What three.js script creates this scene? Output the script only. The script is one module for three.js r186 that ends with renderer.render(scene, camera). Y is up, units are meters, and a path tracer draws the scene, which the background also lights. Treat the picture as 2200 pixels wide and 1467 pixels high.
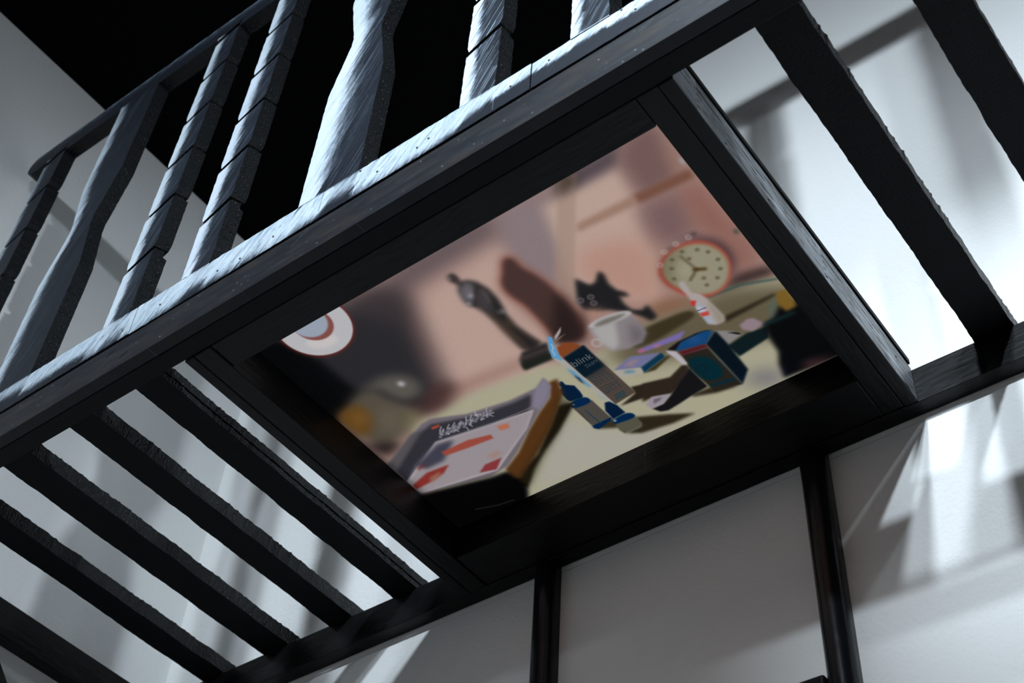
import * as THREE from 'three';
import { mergeGeometries } from 'three/addons/utils/BufferGeometryUtils.js';
import { RoundedBoxGeometry } from 'three/addons/geometries/RoundedBoxGeometry.js';
import { RectAreaLightUniformsLib } from 'three/addons/lights/RectAreaLightUniformsLib.js';

// ---------------------------------------------------------------- camera, lamps, exposure
// Layout unit: the height of the balcony's underside above the camera. One unit is K metres; the floor lies FLOOR units below the camera.
const K = 1.6, FLOOR = -0.94;
const V = (x, y, z) => new THREE.Vector3(x * K, (y - FLOOR) * K, z * K);
const scene = new THREE.Scene();
scene.background = new THREE.Color(0x000000);
const camera = new THREE.PerspectiveCamera(27.136, 2200 / 1467, 0.05, 60);
{
  const m = new THREE.Matrix4().makeBasis(new THREE.Vector3(0.799882, 0.053254, -0.597789), new THREE.Vector3(0.414065, 0.672054, 0.613917), new THREE.Vector3(0.434440, -0.738585, 0.515513));
  camera.quaternion.setFromRotationMatrix(m);
  camera.position.copy(V(0, 0, 0));
  camera.focus = 2.3; camera.userData.fStop = 5.6;
}
scene.add(camera);
const renderer = new THREE.WebGLRenderer({ antialias: true });
renderer.toneMapping = THREE.LinearToneMapping;
renderer.toneMappingExposure = 1.0;
renderer.shadowMap.enabled = true;
RectAreaLightUniformsLib.init();
const COOL = new THREE.Color().setRGB(0.83, 0.955, 1.06);
const WARM = new THREE.Color().setRGB(1.0, 0.96, 0.94);
// track spotlights and an added fill spot hung under the black ceiling, in front of the balcony: [position, aim, candela, half angle in degrees, penumbra, size]
const LAMPS = [
  { at: [-0.20, 1.80, 0.66], aim: [-0.56, 0.64, -0.78], power: 21.5, cone: 53, soft: 1, size: 2.7, colour: COOL },
  { at: [-0.06, 1.80, 0.70], aim: [-0.14, 0.62, -0.80], power: 15, cone: 38, soft: 1, size: 2.7, colour: COOL },
  { at: [0.18, 1.80, 1.15], aim: [-0.19, 1.0, -1.0], power: 33, cone: 7.8, soft: 1, size: 2.0, colour: COOL },
  { at: [0.02, 1.80, 1.52], aim: [0.05, 0.66, -1.0], power: 46, cone: 14, soft: 1, size: 2.4, colour: COOL },
  { at: [0.20, 1.84, 2.95], aim: [-1.15, 1.50, -1.0], power: 34, cone: 12, soft: 1, size: 7, colour: COOL },  // added broad soft fill that lifts the shadows towards the side wall
  { at: [0.46, 1.80, 0.66], aim: [-0.30, 0.9, -1.0], power: 2.4, cone: 44, soft: 1, size: 1.2, colour: COOL },
];
const ROOMFILL = 1.9;      // added warm fill panel, out of view at the far end of the room
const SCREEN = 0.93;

// ---------------------------------------------------------------- helpers
let seed = 11;
const rnd = () => { seed = (seed + 0x6d2b79f5) | 0; let t = Math.imul(seed ^ (seed >>> 15), 1 | seed); t = (t + Math.imul(t ^ (t >>> 7), 61 | t)) ^ t; return ((t ^ (t >>> 14)) >>> 0) / 4294967296; };
const rr = (a, b) => a + (b - a) * rnd();
const lerp = (a, b, t) => a + (b - a) * t;
const clamp = (x, a = 0, b = 1) => Math.min(b, Math.max(a, x));
const sm = (a, b, x) => { const t = clamp((x - a) / (b - a)); return t * t * (3 - 2 * t); };
const counts = {};
const numbered = (n) => { counts[n] = (counts[n] ?? -1) + 1; return counts[n] ? n + '_' + String(counts[n]).padStart(3, '0') : n; };
function shade(m) { m.castShadow = m.receiveShadow = true; return m; }
function thing(name, label, category, base, group) {
  const g = new THREE.Group(); g.name = numbered(name); g.position.copy(base); g.userData = { label, category };
  if (group) g.userData.group = group;
  scene.add(g); return g;
}
// a part from a geometry given in world metres
function part(name, geo, mat, parent, label) {
  const base = new THREE.Vector3(); for (let p = parent; p && p !== scene; p = p.parent) base.add(p.position);
  geo.translate(-base.x, -base.y, -base.z);
  const m = shade(new THREE.Mesh(geo, mat)); m.name = numbered(name); if (label) m.userData.label = label;
  parent.add(m); return m;
}
function struct(name, geo, mat, parent = scene) {
  const m = shade(new THREE.Mesh(geo, mat)); m.name = numbered(name); if (parent === scene) m.userData.kind = 'structure'; parent.add(m); return m;
}
// uv in metres by the face normal; `along` is the axis the grain follows
function metreUV(g, along = 'x', off = 0) {
  const p = g.attributes.position, n = g.attributes.normal, uv = new Float32Array(p.count * 2);
  for (let i = 0; i < p.count; i++) {
    const c = { x: p.getX(i), y: p.getY(i), z: p.getZ(i) }, a = { x: Math.abs(n.getX(i)), y: Math.abs(n.getY(i)), z: Math.abs(n.getZ(i)) };
    const face = a.x > a.y && a.x > a.z ? 'x' : a.y > a.z ? 'y' : 'z', rest = ['x', 'y', 'z'].filter((q) => q !== face);
    const u = rest.includes(along) ? along : rest[0], v = rest.find((q) => q !== u);
    uv[i * 2] = c[u] + off; uv[i * 2 + 1] = c[v] + off * 0.37;
  }
  g.setAttribute('uv', new THREE.BufferAttribute(uv, 2)); return g;
}
// a board with eased edges between two corners in layout units
function board(x0, x1, y0, y1, z0, z1, along = 'x', r = 0.0016) {
  const a = V(x0, y0, z0), b = V(x1, y1, z1), s = b.clone().sub(a);
  const g = new RoundedBoxGeometry(s.x, s.y, s.z, 2, Math.min(r, Math.min(s.x, s.y, s.z) * 0.45));
  g.translate((a.x + b.x) / 2, (a.y + b.y) / 2, (a.z + b.z) / 2);
  return metreUV(g, along, rr(0, 3));
}
function plainBox(x0, x1, y0, y1, z0, z1) {
  const a = V(x0, y0, z0), b = V(x1, y1, z1), s = b.clone().sub(a), g = new THREE.BoxGeometry(s.x, s.y, s.z);
  g.translate((a.x + b.x) / 2, (a.y + b.y) / 2, (a.z + b.z) / 2); return metreUV(g);
}
// lattice noise that repeats every `n` cells
function noiseMaker(n, s) {
  let t = s; const r = () => { t = (Math.imul(t, 1664525) + 1013904223) | 0; return (t >>> 8) / 16777216; }, v = Array.from({ length: n * n }, r);
  return (x, y) => { const i = Math.floor(x), j = Math.floor(y), f = x - i, g = y - j, q = (a, b) => v[(((b % n) + n) % n) * n + (((a % n) + n) % n)], u = f * f * (3 - 2 * f), w = g * g * (3 - 2 * g); return lerp(lerp(q(i, j), q(i + 1, j), u), lerp(q(i, j + 1), q(i + 1, j + 1), u), w); };
}
function dataTex(n, fn, metres, srgb = false) {
  const d = new Uint8Array(n * n * 4);
  for (let y = 0; y < n; y++) for (let x = 0; x < n; x++) { const c = fn(x / n, y / n), i = (y * n + x) * 4; const k = Array.isArray(c) ? c : [c, c, c]; for (let q = 0; q < 3; q++) d[i + q] = clamp(k[q]) * 255; d[i + 3] = 255; }
  const t = new THREE.DataTexture(d, n, n); t.wrapS = t.wrapT = THREE.RepeatWrapping; t.magFilter = THREE.LinearFilter; t.minFilter = THREE.LinearMipmapLinearFilter; t.generateMipmaps = true;
  if (srgb) t.colorSpace = THREE.SRGBColorSpace;
  t.repeat.set(1 / metres, 1 / metres); t.needsUpdate = true; return t;
}
// ---------------------------------------------------------------- materials
const nA = noiseMaker(64, 5), nB = noiseMaker(128, 9), nC = noiseMaker(32, 21);
const grainTex = dataTex(512, (u, v) => 0.5 + 0.28 * (nA(u * 8, v * 64) - 0.5) + 0.3 * (nB(u * 32, v * 128) - 0.5) + 0.25 * (nC(u * 4, v * 32) - 0.5), 0.5);
const blackTex = dataTex(512, (u, v) => { const w = 0.55 + 0.5 * (nC(u * 16, v * 16) - 0.5) + 0.3 * (nB(u * 128, v * 128) - 0.5) + 0.25 * (nA(u * 8, v * 64) - 0.5), k = 0.06 * (0.75 + 0.5 * w); return [k * 0.92, k * 0.97, k * 1.06]; }, 0.6, true);
const foamBump = dataTex(512, (u, v) => { const pit = sm(0.66, 0.76, nA(u * 64, v * 32) * 0.75 + nB(u * 128, v * 64) * 0.3); return 0.72 - 0.62 * pit + 0.3 * (nB(u * 128, v * 128) - 0.5) + 0.2 * (nA(u * 64, v * 64) - 0.5); }, 0.22);
const wallBump = dataTex(512, (u, v) => 0.5 + 0.5 * (nB(u * 128, v * 128) - 0.5) + 0.35 * (nA(u * 64, v * 64) - 0.5) + 0.3 * (nC(u * 16, v * 16) - 0.5), 0.5);
const wallMat = new THREE.MeshStandardMaterial({ color: new THREE.Color().setRGB(0.8, 0.8, 0.795), roughness: 0.92, bumpMap: wallBump, bumpScale: 0.0007 });
const ceilMat = new THREE.MeshPhysicalMaterial({ specularIntensity: 0.1, color: new THREE.Color().setRGB(0.0022, 0.0022, 0.0027), roughness: 1 });
const floorMat = new THREE.MeshStandardMaterial({ color: new THREE.Color().setRGB(0.05, 0.046, 0.042), roughness: 0.7, bumpMap: grainTex, bumpScale: 0.0004 });
const wood = new THREE.MeshPhysicalMaterial({ specularIntensity: 0.33, map: blackTex, roughness: 0.42, bumpMap: grainTex, bumpScale: 0.0011 });
const woodDull = new THREE.MeshPhysicalMaterial({ specularIntensity: 0.25, map: blackTex, roughness: 0.6, bumpMap: grainTex, bumpScale: 0.0008 });
const foam = new THREE.MeshPhysicalMaterial({ specularIntensity: 0.6, map: blackTex, color: new THREE.Color().setRGB(1.6, 1.66, 1.8), roughness: 0.5, bumpMap: foamBump, bumpScale: 0.003 });
const foamMatte = new THREE.MeshPhysicalMaterial({ specularIntensity: 0.22, map: blackTex, color: new THREE.Color().setRGB(0.95, 1.0, 1.12), roughness: 0.6, bumpMap: foamBump, bumpScale: 0.0004 });
const paleSideTex = dataTex(512, (u, v) => { const g = 0.5 + 0.7 * (nB(u * 8, v * 128) - 0.5) + 0.5 * (nA(u * 4, v * 64) - 0.5) + 0.5 * (nC(u * 8, v * 8) - 0.5), d = sm(0.62, 0.75, nB(u * 16 + 40, v * 128)), k = clamp(0.58 + 0.42 * (g - 0.5) - 0.4 * d, 0.1, 0.88); return [k * 0.96, k * 0.99, k * 1.03]; }, 0.35, true);
const paleSide = new THREE.MeshPhysicalMaterial({ map: paleSideTex, roughness: 0.45, bumpMap: grainTex, bumpScale: 0.0012 });  // pale streaky grain for a single face of the outer frame board
const gloss = new THREE.MeshPhysicalMaterial({ color: new THREE.Color().setRGB(0.006, 0.007, 0.009), roughness: 0.25, clearcoat: 0.12, clearcoatRoughness: 0.2, specularIntensity: 0.35, bumpMap: grainTex, bumpScale: 0.0006 });
const steel = new THREE.MeshStandardMaterial({ color: new THREE.Color().setRGB(0.08, 0.085, 0.09), metalness: 0.7, roughness: 0.4 });
// ---------------------------------------------------------------- the room
const WB = -1.003, WL = -1.415, CEIL = 1.975, XR = 2.2, ZF = 3.4, TH = 0.08;
struct('floor', plainBox(WL - TH, XR + TH, FLOOR - 0.08, FLOOR, WB - TH, ZF + TH), floorMat);
struct('ceiling', plainBox(WL - TH, XR + TH, CEIL, CEIL + TH, WB - TH, ZF + TH), ceilMat);
struct('wall_left', plainBox(WL - TH, WL, FLOOR, CEIL, WB - TH, ZF + TH), wallMat);
struct('wall_right', plainBox(XR, XR + TH, FLOOR, CEIL, WB - TH, ZF + TH), wallMat);
struct('wall_front', plainBox(WL, XR, FLOOR, CEIL, ZF, ZF + TH), wallMat);
// the back wall is two sheets that meet in a hairline just under the balcony's ledger
struct('wall_back', mergeGeometries([plainBox(WL, XR, 0.9935, CEIL, WB - TH, WB), plainBox(WL, XR, FLOOR, 0.9929, WB - TH, WB), plainBox(WL, XR, 0.95, 1.05, WB - TH, WB - 0.004)]), wallMat);

// ---------------------------------------------------------------- painted front of the balustrade
// One canvas for the whole face, in the face's own plane: layout x from FX0 to FX1, y from FY0 to FY1. Scenic paint, brushed on by hand.
const ZB = -0.5045, THICK = 0.0197, FX0 = -1.42, FX1 = -0.26, FY0 = 1.04, FY1 = 1.75;
const BAL = [ // centre, kind, share of the width brushed pale, strength of the paint
  [-1.3275, 'ringed', 0.26, 0.42], [-1.148, 'waisted', 0.34, 0.62], [-0.9705, 'ringed', 0.50, 0.95], [-0.852, 'ringed', 0.56, 1], [-0.6705, 'waisted', 0.62, 1], [-0.4895, 'ringed', 0.42, 1], [-0.3655, 'ringed', 0.36, 0.95], [-0.19, 'ringed', 0.5, 1], [-0.006, 'ringed', 0.5, 1],
];
const RW = 0.0204, RINGS = [1.182, 1.281, 1.378, 1.478, 1.577, 1.672], TILT = 0.48, GAP = 0.0082;
const waistW = (y) => { // half width of a waisted baluster
  const t = Math.abs(y - 1.386);
  return t < 0.007 ? 0.0215 : t < 0.098 ? lerp(0.0215, 0.0388, (t - 0.007) / 0.091) : 0.0388;
};
const halfW = (kind, y) => (kind === 'ringed' ? RW : waistW(y));
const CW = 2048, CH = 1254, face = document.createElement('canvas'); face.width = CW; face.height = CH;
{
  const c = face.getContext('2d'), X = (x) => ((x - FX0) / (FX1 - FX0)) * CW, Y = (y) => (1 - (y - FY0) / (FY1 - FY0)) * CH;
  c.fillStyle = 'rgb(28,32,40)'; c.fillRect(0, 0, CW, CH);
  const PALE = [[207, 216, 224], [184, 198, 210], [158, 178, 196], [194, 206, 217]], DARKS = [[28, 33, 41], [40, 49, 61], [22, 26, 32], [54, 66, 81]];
  const rgba = (q, a) => `rgba(${q[0]},${q[1]},${q[2]},${a})`;
  // one bristle stroke about (x, y), leaning up to the right
  const stroke = (x, y, len, w, q, a, lean = 0.46) => {
    const dx = lean * len / 2, dy = len / 2; c.strokeStyle = rgba(q, a); c.lineWidth = w; c.lineCap = 'round';
    c.beginPath(); c.moveTo(X(x - dx), Y(y - dy)); c.quadraticCurveTo(X(x + rr(-0.002, 0.002)), Y(y), X(x + dx), Y(y + dy)); c.stroke();
  };
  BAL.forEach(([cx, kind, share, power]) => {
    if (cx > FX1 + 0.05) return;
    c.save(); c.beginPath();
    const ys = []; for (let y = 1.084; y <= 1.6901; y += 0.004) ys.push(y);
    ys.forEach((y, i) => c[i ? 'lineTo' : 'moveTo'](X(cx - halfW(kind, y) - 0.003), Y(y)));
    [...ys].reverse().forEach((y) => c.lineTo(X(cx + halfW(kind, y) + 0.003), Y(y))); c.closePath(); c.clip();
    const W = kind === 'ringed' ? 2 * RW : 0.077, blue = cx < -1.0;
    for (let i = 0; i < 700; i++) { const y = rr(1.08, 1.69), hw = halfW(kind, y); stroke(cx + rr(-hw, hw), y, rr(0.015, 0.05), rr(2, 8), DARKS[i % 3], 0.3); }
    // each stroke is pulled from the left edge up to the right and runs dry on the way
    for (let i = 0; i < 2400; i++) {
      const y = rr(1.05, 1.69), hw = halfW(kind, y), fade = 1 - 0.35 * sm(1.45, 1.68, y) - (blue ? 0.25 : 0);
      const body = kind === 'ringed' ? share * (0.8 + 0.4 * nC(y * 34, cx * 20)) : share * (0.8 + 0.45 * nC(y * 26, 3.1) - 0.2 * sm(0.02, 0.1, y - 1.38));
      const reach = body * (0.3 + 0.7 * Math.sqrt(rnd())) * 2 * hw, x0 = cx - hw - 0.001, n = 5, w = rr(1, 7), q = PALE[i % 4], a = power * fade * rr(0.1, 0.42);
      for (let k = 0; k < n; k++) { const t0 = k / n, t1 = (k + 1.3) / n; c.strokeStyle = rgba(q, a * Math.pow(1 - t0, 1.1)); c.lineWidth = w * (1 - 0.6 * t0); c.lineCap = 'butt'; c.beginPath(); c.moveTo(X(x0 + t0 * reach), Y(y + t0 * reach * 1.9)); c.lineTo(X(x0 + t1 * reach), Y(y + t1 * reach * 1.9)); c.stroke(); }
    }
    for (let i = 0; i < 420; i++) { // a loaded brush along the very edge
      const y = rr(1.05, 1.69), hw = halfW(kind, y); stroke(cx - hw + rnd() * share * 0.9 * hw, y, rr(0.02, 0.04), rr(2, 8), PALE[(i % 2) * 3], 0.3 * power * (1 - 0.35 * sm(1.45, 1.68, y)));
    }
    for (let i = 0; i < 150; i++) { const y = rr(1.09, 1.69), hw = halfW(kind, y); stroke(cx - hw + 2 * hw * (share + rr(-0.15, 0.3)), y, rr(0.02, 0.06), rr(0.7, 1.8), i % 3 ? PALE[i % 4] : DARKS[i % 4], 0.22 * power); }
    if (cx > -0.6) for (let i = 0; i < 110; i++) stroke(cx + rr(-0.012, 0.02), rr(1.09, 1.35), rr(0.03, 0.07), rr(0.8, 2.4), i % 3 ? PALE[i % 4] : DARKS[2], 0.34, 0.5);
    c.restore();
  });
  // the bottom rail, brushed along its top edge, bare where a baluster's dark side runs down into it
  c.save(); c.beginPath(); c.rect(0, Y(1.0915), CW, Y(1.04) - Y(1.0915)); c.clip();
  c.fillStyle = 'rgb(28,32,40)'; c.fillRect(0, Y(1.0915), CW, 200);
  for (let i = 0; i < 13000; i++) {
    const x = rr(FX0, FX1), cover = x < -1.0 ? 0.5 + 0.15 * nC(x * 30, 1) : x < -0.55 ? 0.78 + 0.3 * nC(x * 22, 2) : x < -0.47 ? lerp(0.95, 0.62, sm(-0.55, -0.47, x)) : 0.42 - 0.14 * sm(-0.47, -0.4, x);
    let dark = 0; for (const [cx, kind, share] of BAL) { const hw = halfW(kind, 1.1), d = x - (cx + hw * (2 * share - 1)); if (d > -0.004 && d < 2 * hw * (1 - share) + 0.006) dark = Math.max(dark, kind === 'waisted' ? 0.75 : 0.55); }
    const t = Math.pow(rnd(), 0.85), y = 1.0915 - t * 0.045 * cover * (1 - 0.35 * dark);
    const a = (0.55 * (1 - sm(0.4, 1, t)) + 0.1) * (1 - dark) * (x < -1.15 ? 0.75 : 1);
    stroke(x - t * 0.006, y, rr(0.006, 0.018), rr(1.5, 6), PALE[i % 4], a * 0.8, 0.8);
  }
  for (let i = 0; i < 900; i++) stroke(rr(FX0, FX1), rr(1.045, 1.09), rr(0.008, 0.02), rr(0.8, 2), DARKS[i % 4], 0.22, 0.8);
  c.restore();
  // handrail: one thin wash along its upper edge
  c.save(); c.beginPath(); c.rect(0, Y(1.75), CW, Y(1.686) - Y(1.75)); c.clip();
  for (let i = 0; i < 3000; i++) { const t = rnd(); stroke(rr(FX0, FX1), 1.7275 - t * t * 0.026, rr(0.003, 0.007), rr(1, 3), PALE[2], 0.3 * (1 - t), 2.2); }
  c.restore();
  // scribed joints and scuffs
  c.strokeStyle = 'rgba(20,22,26,0.5)'; c.lineWidth = 1.4;
  for (const [cx, kind] of BAL) { if (kind !== 'waisted') continue; c.beginPath(); c.moveTo(X(cx - 0.038), Y(1.0905)); c.lineTo(X(cx + 0.038), Y(1.0905)); c.stroke(); c.beginPath(); c.moveTo(X(cx - 0.006), Y(1.06)); c.lineTo(X(cx + 0.002), Y(1.34)); c.stroke(); }
  for (const x of [-0.469, -0.512, -0.575, -0.632, -0.69, -0.955]) { c.strokeStyle = 'rgba(235,240,246,0.45)'; c.lineWidth = 1; c.beginPath(); c.moveTo(X(x), Y(1.052)); c.lineTo(X(x + 0.001), Y(1.09)); c.stroke(); }
}
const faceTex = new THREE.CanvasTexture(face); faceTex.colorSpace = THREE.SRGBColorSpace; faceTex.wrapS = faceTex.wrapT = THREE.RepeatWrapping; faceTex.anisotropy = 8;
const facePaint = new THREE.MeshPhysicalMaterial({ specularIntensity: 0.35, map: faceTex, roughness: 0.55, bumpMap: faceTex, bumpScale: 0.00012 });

// A flat cut-out of foam board: its outline (layout x, y) pushed back by its thickness. shear lifts its cut ends towards the back.
function cutOut(outline, z = ZB, thick = THICK, shear = 0) {
  const pts = outline.map(([x, y]) => new THREE.Vector2(x, y)); if (THREE.ShapeUtils.isClockWise(pts)) pts.reverse();
  const tri = THREE.ShapeUtils.triangulateShape(pts, []), n = pts.length, pos = [], nor = [], uv = [];
  const put = (x, y, d, nx, ny, nz, u, w) => { const p = V(x, y + shear * d, z - d); pos.push(p.x, p.y, p.z); nor.push(nx, ny, nz); uv.push(u, w); };
  const fu = (x) => (x - FX0) / (FX1 - FX0), fv = (y) => (y - FY0) / (FY1 - FY0);
  for (const t of tri) for (const i of t) put(pts[i].x, pts[i].y, 0, 0, 0, 1, fu(pts[i].x), fv(pts[i].y));
  const front = pos.length / 3;
  for (const t of tri) for (const i of [t[0], t[2], t[1]]) put(pts[i].x, pts[i].y, thick, 0, 0, -1, pts[i].x * K, pts[i].y * K);
  let run = rr(0, 2);
  for (let i = 0; i < n; i++) {
    const a = pts[i], b = pts[(i + 1) % n], dx = b.x - a.x, dy = b.y - a.y, l = Math.hypot(dx, dy) || 1e-6, nx = dy / l, ny = -dx / l, u0 = run, u1 = (run += l * K);
    for (const [p, d] of [[a, 0], [a, thick], [b, thick], [a, 0], [b, thick], [b, 0]]) put(p.x, p.y, d, nx, ny, 0, p === a ? u0 : u1, d * K);
  }
  const g = new THREE.BufferGeometry(); g.setAttribute('position', new THREE.Float32BufferAttribute(pos, 3)); g.setAttribute('normal', new THREE.Float32BufferAttribute(nor, 3)); g.setAttribute('uv', new THREE.Float32BufferAttribute(uv, 2));
  g.addGroup(0, front, 0); g.addGroup(front, pos.length / 3 - front, 1); return g;
}
// joins cut-outs so that the painted fronts stay one group and the raw foam the other
function joinCut(list) {
  const cut = (g, k) => { const o = new THREE.BufferGeometry(), r = g.groups[k]; for (const n of ['position', 'normal', 'uv']) { const a = g.attributes[n], s = a.itemSize; o.setAttribute(n, new THREE.BufferAttribute(a.array.slice(r.start * s, (r.start + r.count) * s), s)); } return o; };
  return mergeGeometries([mergeGeometries(list.map((g) => cut(g, 0))), mergeGeometries(list.map((g) => cut(g, 1)))], true);
}
// the cut's ragged left or right edge between two heights
function ragged(x, y0, y1, amp = 0.0005, step = 0.0055) {
  const n = Math.max(2, Math.round(Math.abs(y1 - y0) / step)), out = [];
  for (let i = 0; i <= n; i++) out.push([(typeof x === 'function' ? x(lerp(y0, y1, i / n)) : x) + (i && i < n ? rr(-amp, amp) : 0), lerp(y0, y1, i / n)]); return out;
}
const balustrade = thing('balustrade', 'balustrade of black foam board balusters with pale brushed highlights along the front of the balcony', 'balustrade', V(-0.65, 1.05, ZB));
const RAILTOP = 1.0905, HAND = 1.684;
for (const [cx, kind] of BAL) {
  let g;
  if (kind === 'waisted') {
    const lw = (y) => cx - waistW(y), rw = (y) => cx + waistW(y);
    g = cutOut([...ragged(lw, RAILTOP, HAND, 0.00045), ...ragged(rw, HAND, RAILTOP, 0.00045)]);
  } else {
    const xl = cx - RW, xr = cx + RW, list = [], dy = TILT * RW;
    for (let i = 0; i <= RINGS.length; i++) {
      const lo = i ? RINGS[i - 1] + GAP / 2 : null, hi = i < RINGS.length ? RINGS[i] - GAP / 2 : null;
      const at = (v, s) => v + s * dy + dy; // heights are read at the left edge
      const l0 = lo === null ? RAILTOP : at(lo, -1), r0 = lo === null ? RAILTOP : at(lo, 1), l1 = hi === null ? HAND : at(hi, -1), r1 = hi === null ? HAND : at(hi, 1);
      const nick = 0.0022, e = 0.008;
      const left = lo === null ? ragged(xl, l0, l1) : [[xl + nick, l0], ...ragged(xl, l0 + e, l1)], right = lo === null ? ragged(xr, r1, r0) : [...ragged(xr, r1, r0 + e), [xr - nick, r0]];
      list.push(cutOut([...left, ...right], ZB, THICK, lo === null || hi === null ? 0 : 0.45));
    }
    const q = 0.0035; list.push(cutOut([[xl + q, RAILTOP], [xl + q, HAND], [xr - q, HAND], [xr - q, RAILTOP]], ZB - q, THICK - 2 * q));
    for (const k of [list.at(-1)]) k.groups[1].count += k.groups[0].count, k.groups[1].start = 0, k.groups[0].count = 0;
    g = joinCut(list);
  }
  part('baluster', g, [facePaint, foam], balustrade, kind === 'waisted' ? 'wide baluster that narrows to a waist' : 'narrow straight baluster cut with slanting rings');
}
{ // handrail with a rounded end by the wall
  const out = [[0.03, HAND], [0.03, 1.7265]], top = []; for (let x = 0; x > -1.375; x -= 0.02) top.push([x, 1.7265 + rr(-0.0005, 0.0005)]);
  const end = []; for (let i = 0; i <= 8; i++) { const a = Math.PI / 2 + (i / 8) * Math.PI; end.push([-1.379 + Math.cos(a) * 0.0205, 1.7055 + Math.sin(a) * 0.0213]); }
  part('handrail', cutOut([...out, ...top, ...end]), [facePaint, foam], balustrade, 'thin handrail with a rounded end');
}
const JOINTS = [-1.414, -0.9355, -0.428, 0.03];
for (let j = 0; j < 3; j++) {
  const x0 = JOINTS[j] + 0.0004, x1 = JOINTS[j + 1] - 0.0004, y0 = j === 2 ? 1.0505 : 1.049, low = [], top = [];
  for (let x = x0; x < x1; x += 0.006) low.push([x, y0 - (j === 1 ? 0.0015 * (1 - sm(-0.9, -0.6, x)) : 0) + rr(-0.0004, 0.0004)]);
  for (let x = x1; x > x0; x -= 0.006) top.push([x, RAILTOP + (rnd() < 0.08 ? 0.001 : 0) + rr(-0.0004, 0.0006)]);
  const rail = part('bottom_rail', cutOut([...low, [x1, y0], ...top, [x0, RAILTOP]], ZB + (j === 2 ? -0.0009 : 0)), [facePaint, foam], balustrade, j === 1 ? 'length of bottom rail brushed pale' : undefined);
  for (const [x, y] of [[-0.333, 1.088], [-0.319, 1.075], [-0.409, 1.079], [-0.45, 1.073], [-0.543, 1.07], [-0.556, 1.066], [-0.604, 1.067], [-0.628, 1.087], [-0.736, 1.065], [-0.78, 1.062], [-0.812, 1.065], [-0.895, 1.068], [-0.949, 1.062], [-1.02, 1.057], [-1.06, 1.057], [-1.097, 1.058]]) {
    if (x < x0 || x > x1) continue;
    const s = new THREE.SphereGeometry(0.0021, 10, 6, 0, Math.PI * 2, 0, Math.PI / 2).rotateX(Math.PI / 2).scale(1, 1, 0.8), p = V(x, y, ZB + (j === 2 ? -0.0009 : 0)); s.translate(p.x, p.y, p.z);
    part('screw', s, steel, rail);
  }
}

// ---------------------------------------------------------------- balcony floor
const T0 = 1.0, T1 = 1.045, SL1 = 1.0648;
const deck = thing('balcony_floor', 'black slatted balcony floor with boards on edge round it, seen from below', 'balcony floor', V(-0.65, 1.0, -0.75));
// scuffed front of the fascia
const scuff = document.createElement('canvas'); scuff.width = 2048; scuff.height = 64;
{
  const c = scuff.getContext('2d'); c.fillStyle = 'rgb(25,27,32)'; c.fillRect(0, 0, 2048, 64);
  for (let i = 0; i < 900; i++) { c.fillStyle = `rgba(${i % 3 ? '70,58,50' : '54,62,74'},0.10)`; c.beginPath(); c.ellipse(rr(0, 2048), rr(0, 64), rr(4, 46), rr(1, 7), 0, 0, 7); c.fill(); }
  for (let i = 0; i < 420; i++) { c.strokeStyle = `rgba(30,33,38,0.3)`; c.lineWidth = rr(0.5, 1.4); const x = rr(0, 2048), y = rr(0, 64); c.beginPath(); c.moveTo(x, y); c.lineTo(x + rr(4, 14), y - rr(2, 16)); c.stroke(); }
  for (let i = 0; i < 130; i++) { c.fillStyle = `rgba(190,196,204,${rr(0.15, 0.7)})`; c.beginPath(); c.arc(rr(300, 2048), rr(0, 64), rr(0.5, 1.3), 0, 7); c.fill(); }
  for (const [x, y] of [[1010, 26], [1560, 18], [1700, 40], [640, 40]]) for (let i = 0; i < 14; i++) { c.fillStyle = 'rgba(150,152,158,0.5)'; c.fillRect(x + i * 2 + rr(-1, 1), y - i * 1.2 + rr(-2, 2), 1.4, 1.1); }
  for (const [x, y] of [[655, 22], [690, 44], [560, 30]]) { c.fillStyle = 'rgba(8,9,11,0.9)'; c.beginPath(); c.ellipse(x, y, 9, 3, -0.3, 0, 7); c.fill(); }
}
const scuffTex = new THREE.CanvasTexture(scuff); scuffTex.colorSpace = THREE.SRGBColorSpace; scuffTex.wrapS = scuffTex.wrapT = THREE.RepeatWrapping;
const fasciaMat = new THREE.MeshPhysicalMaterial({ specularIntensity: 0.4, map: scuffTex, roughness: 0.55, bumpMap: scuffTex, bumpScale: 0.0004 });
{
  const g = board(-1.414, 0.03, T0, T1 + 0.0008, -0.518, -0.5052, 'x', 0.002), p = g.attributes.position, uv = g.attributes.uv;
  for (let i = 0; i < p.count; i++) uv.setXY(i, (p.getX(i) / K + 1.42) / 1.45, ((p.getY(i) / K + FLOOR) - 1.0) / 0.05);
  part('fascia_board', g, fasciaMat, deck, 'scuffed front board');
}
part('ledger_board', board(-1.414, 0.03, T0 + 0.0015, T1, -0.5385, -0.519, 'x'), woodDull, deck);
part('ledger_board', board(-1.414, 0.03, T0, T1, WB + 0.0008, -0.9835, 'x'), wood, deck, 'board along the wall that the slats rest on');
part('ledger_board', board(-1.4145, -1.394, T0, T1, -0.983, -0.539, 'z'), wood, deck);
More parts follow.
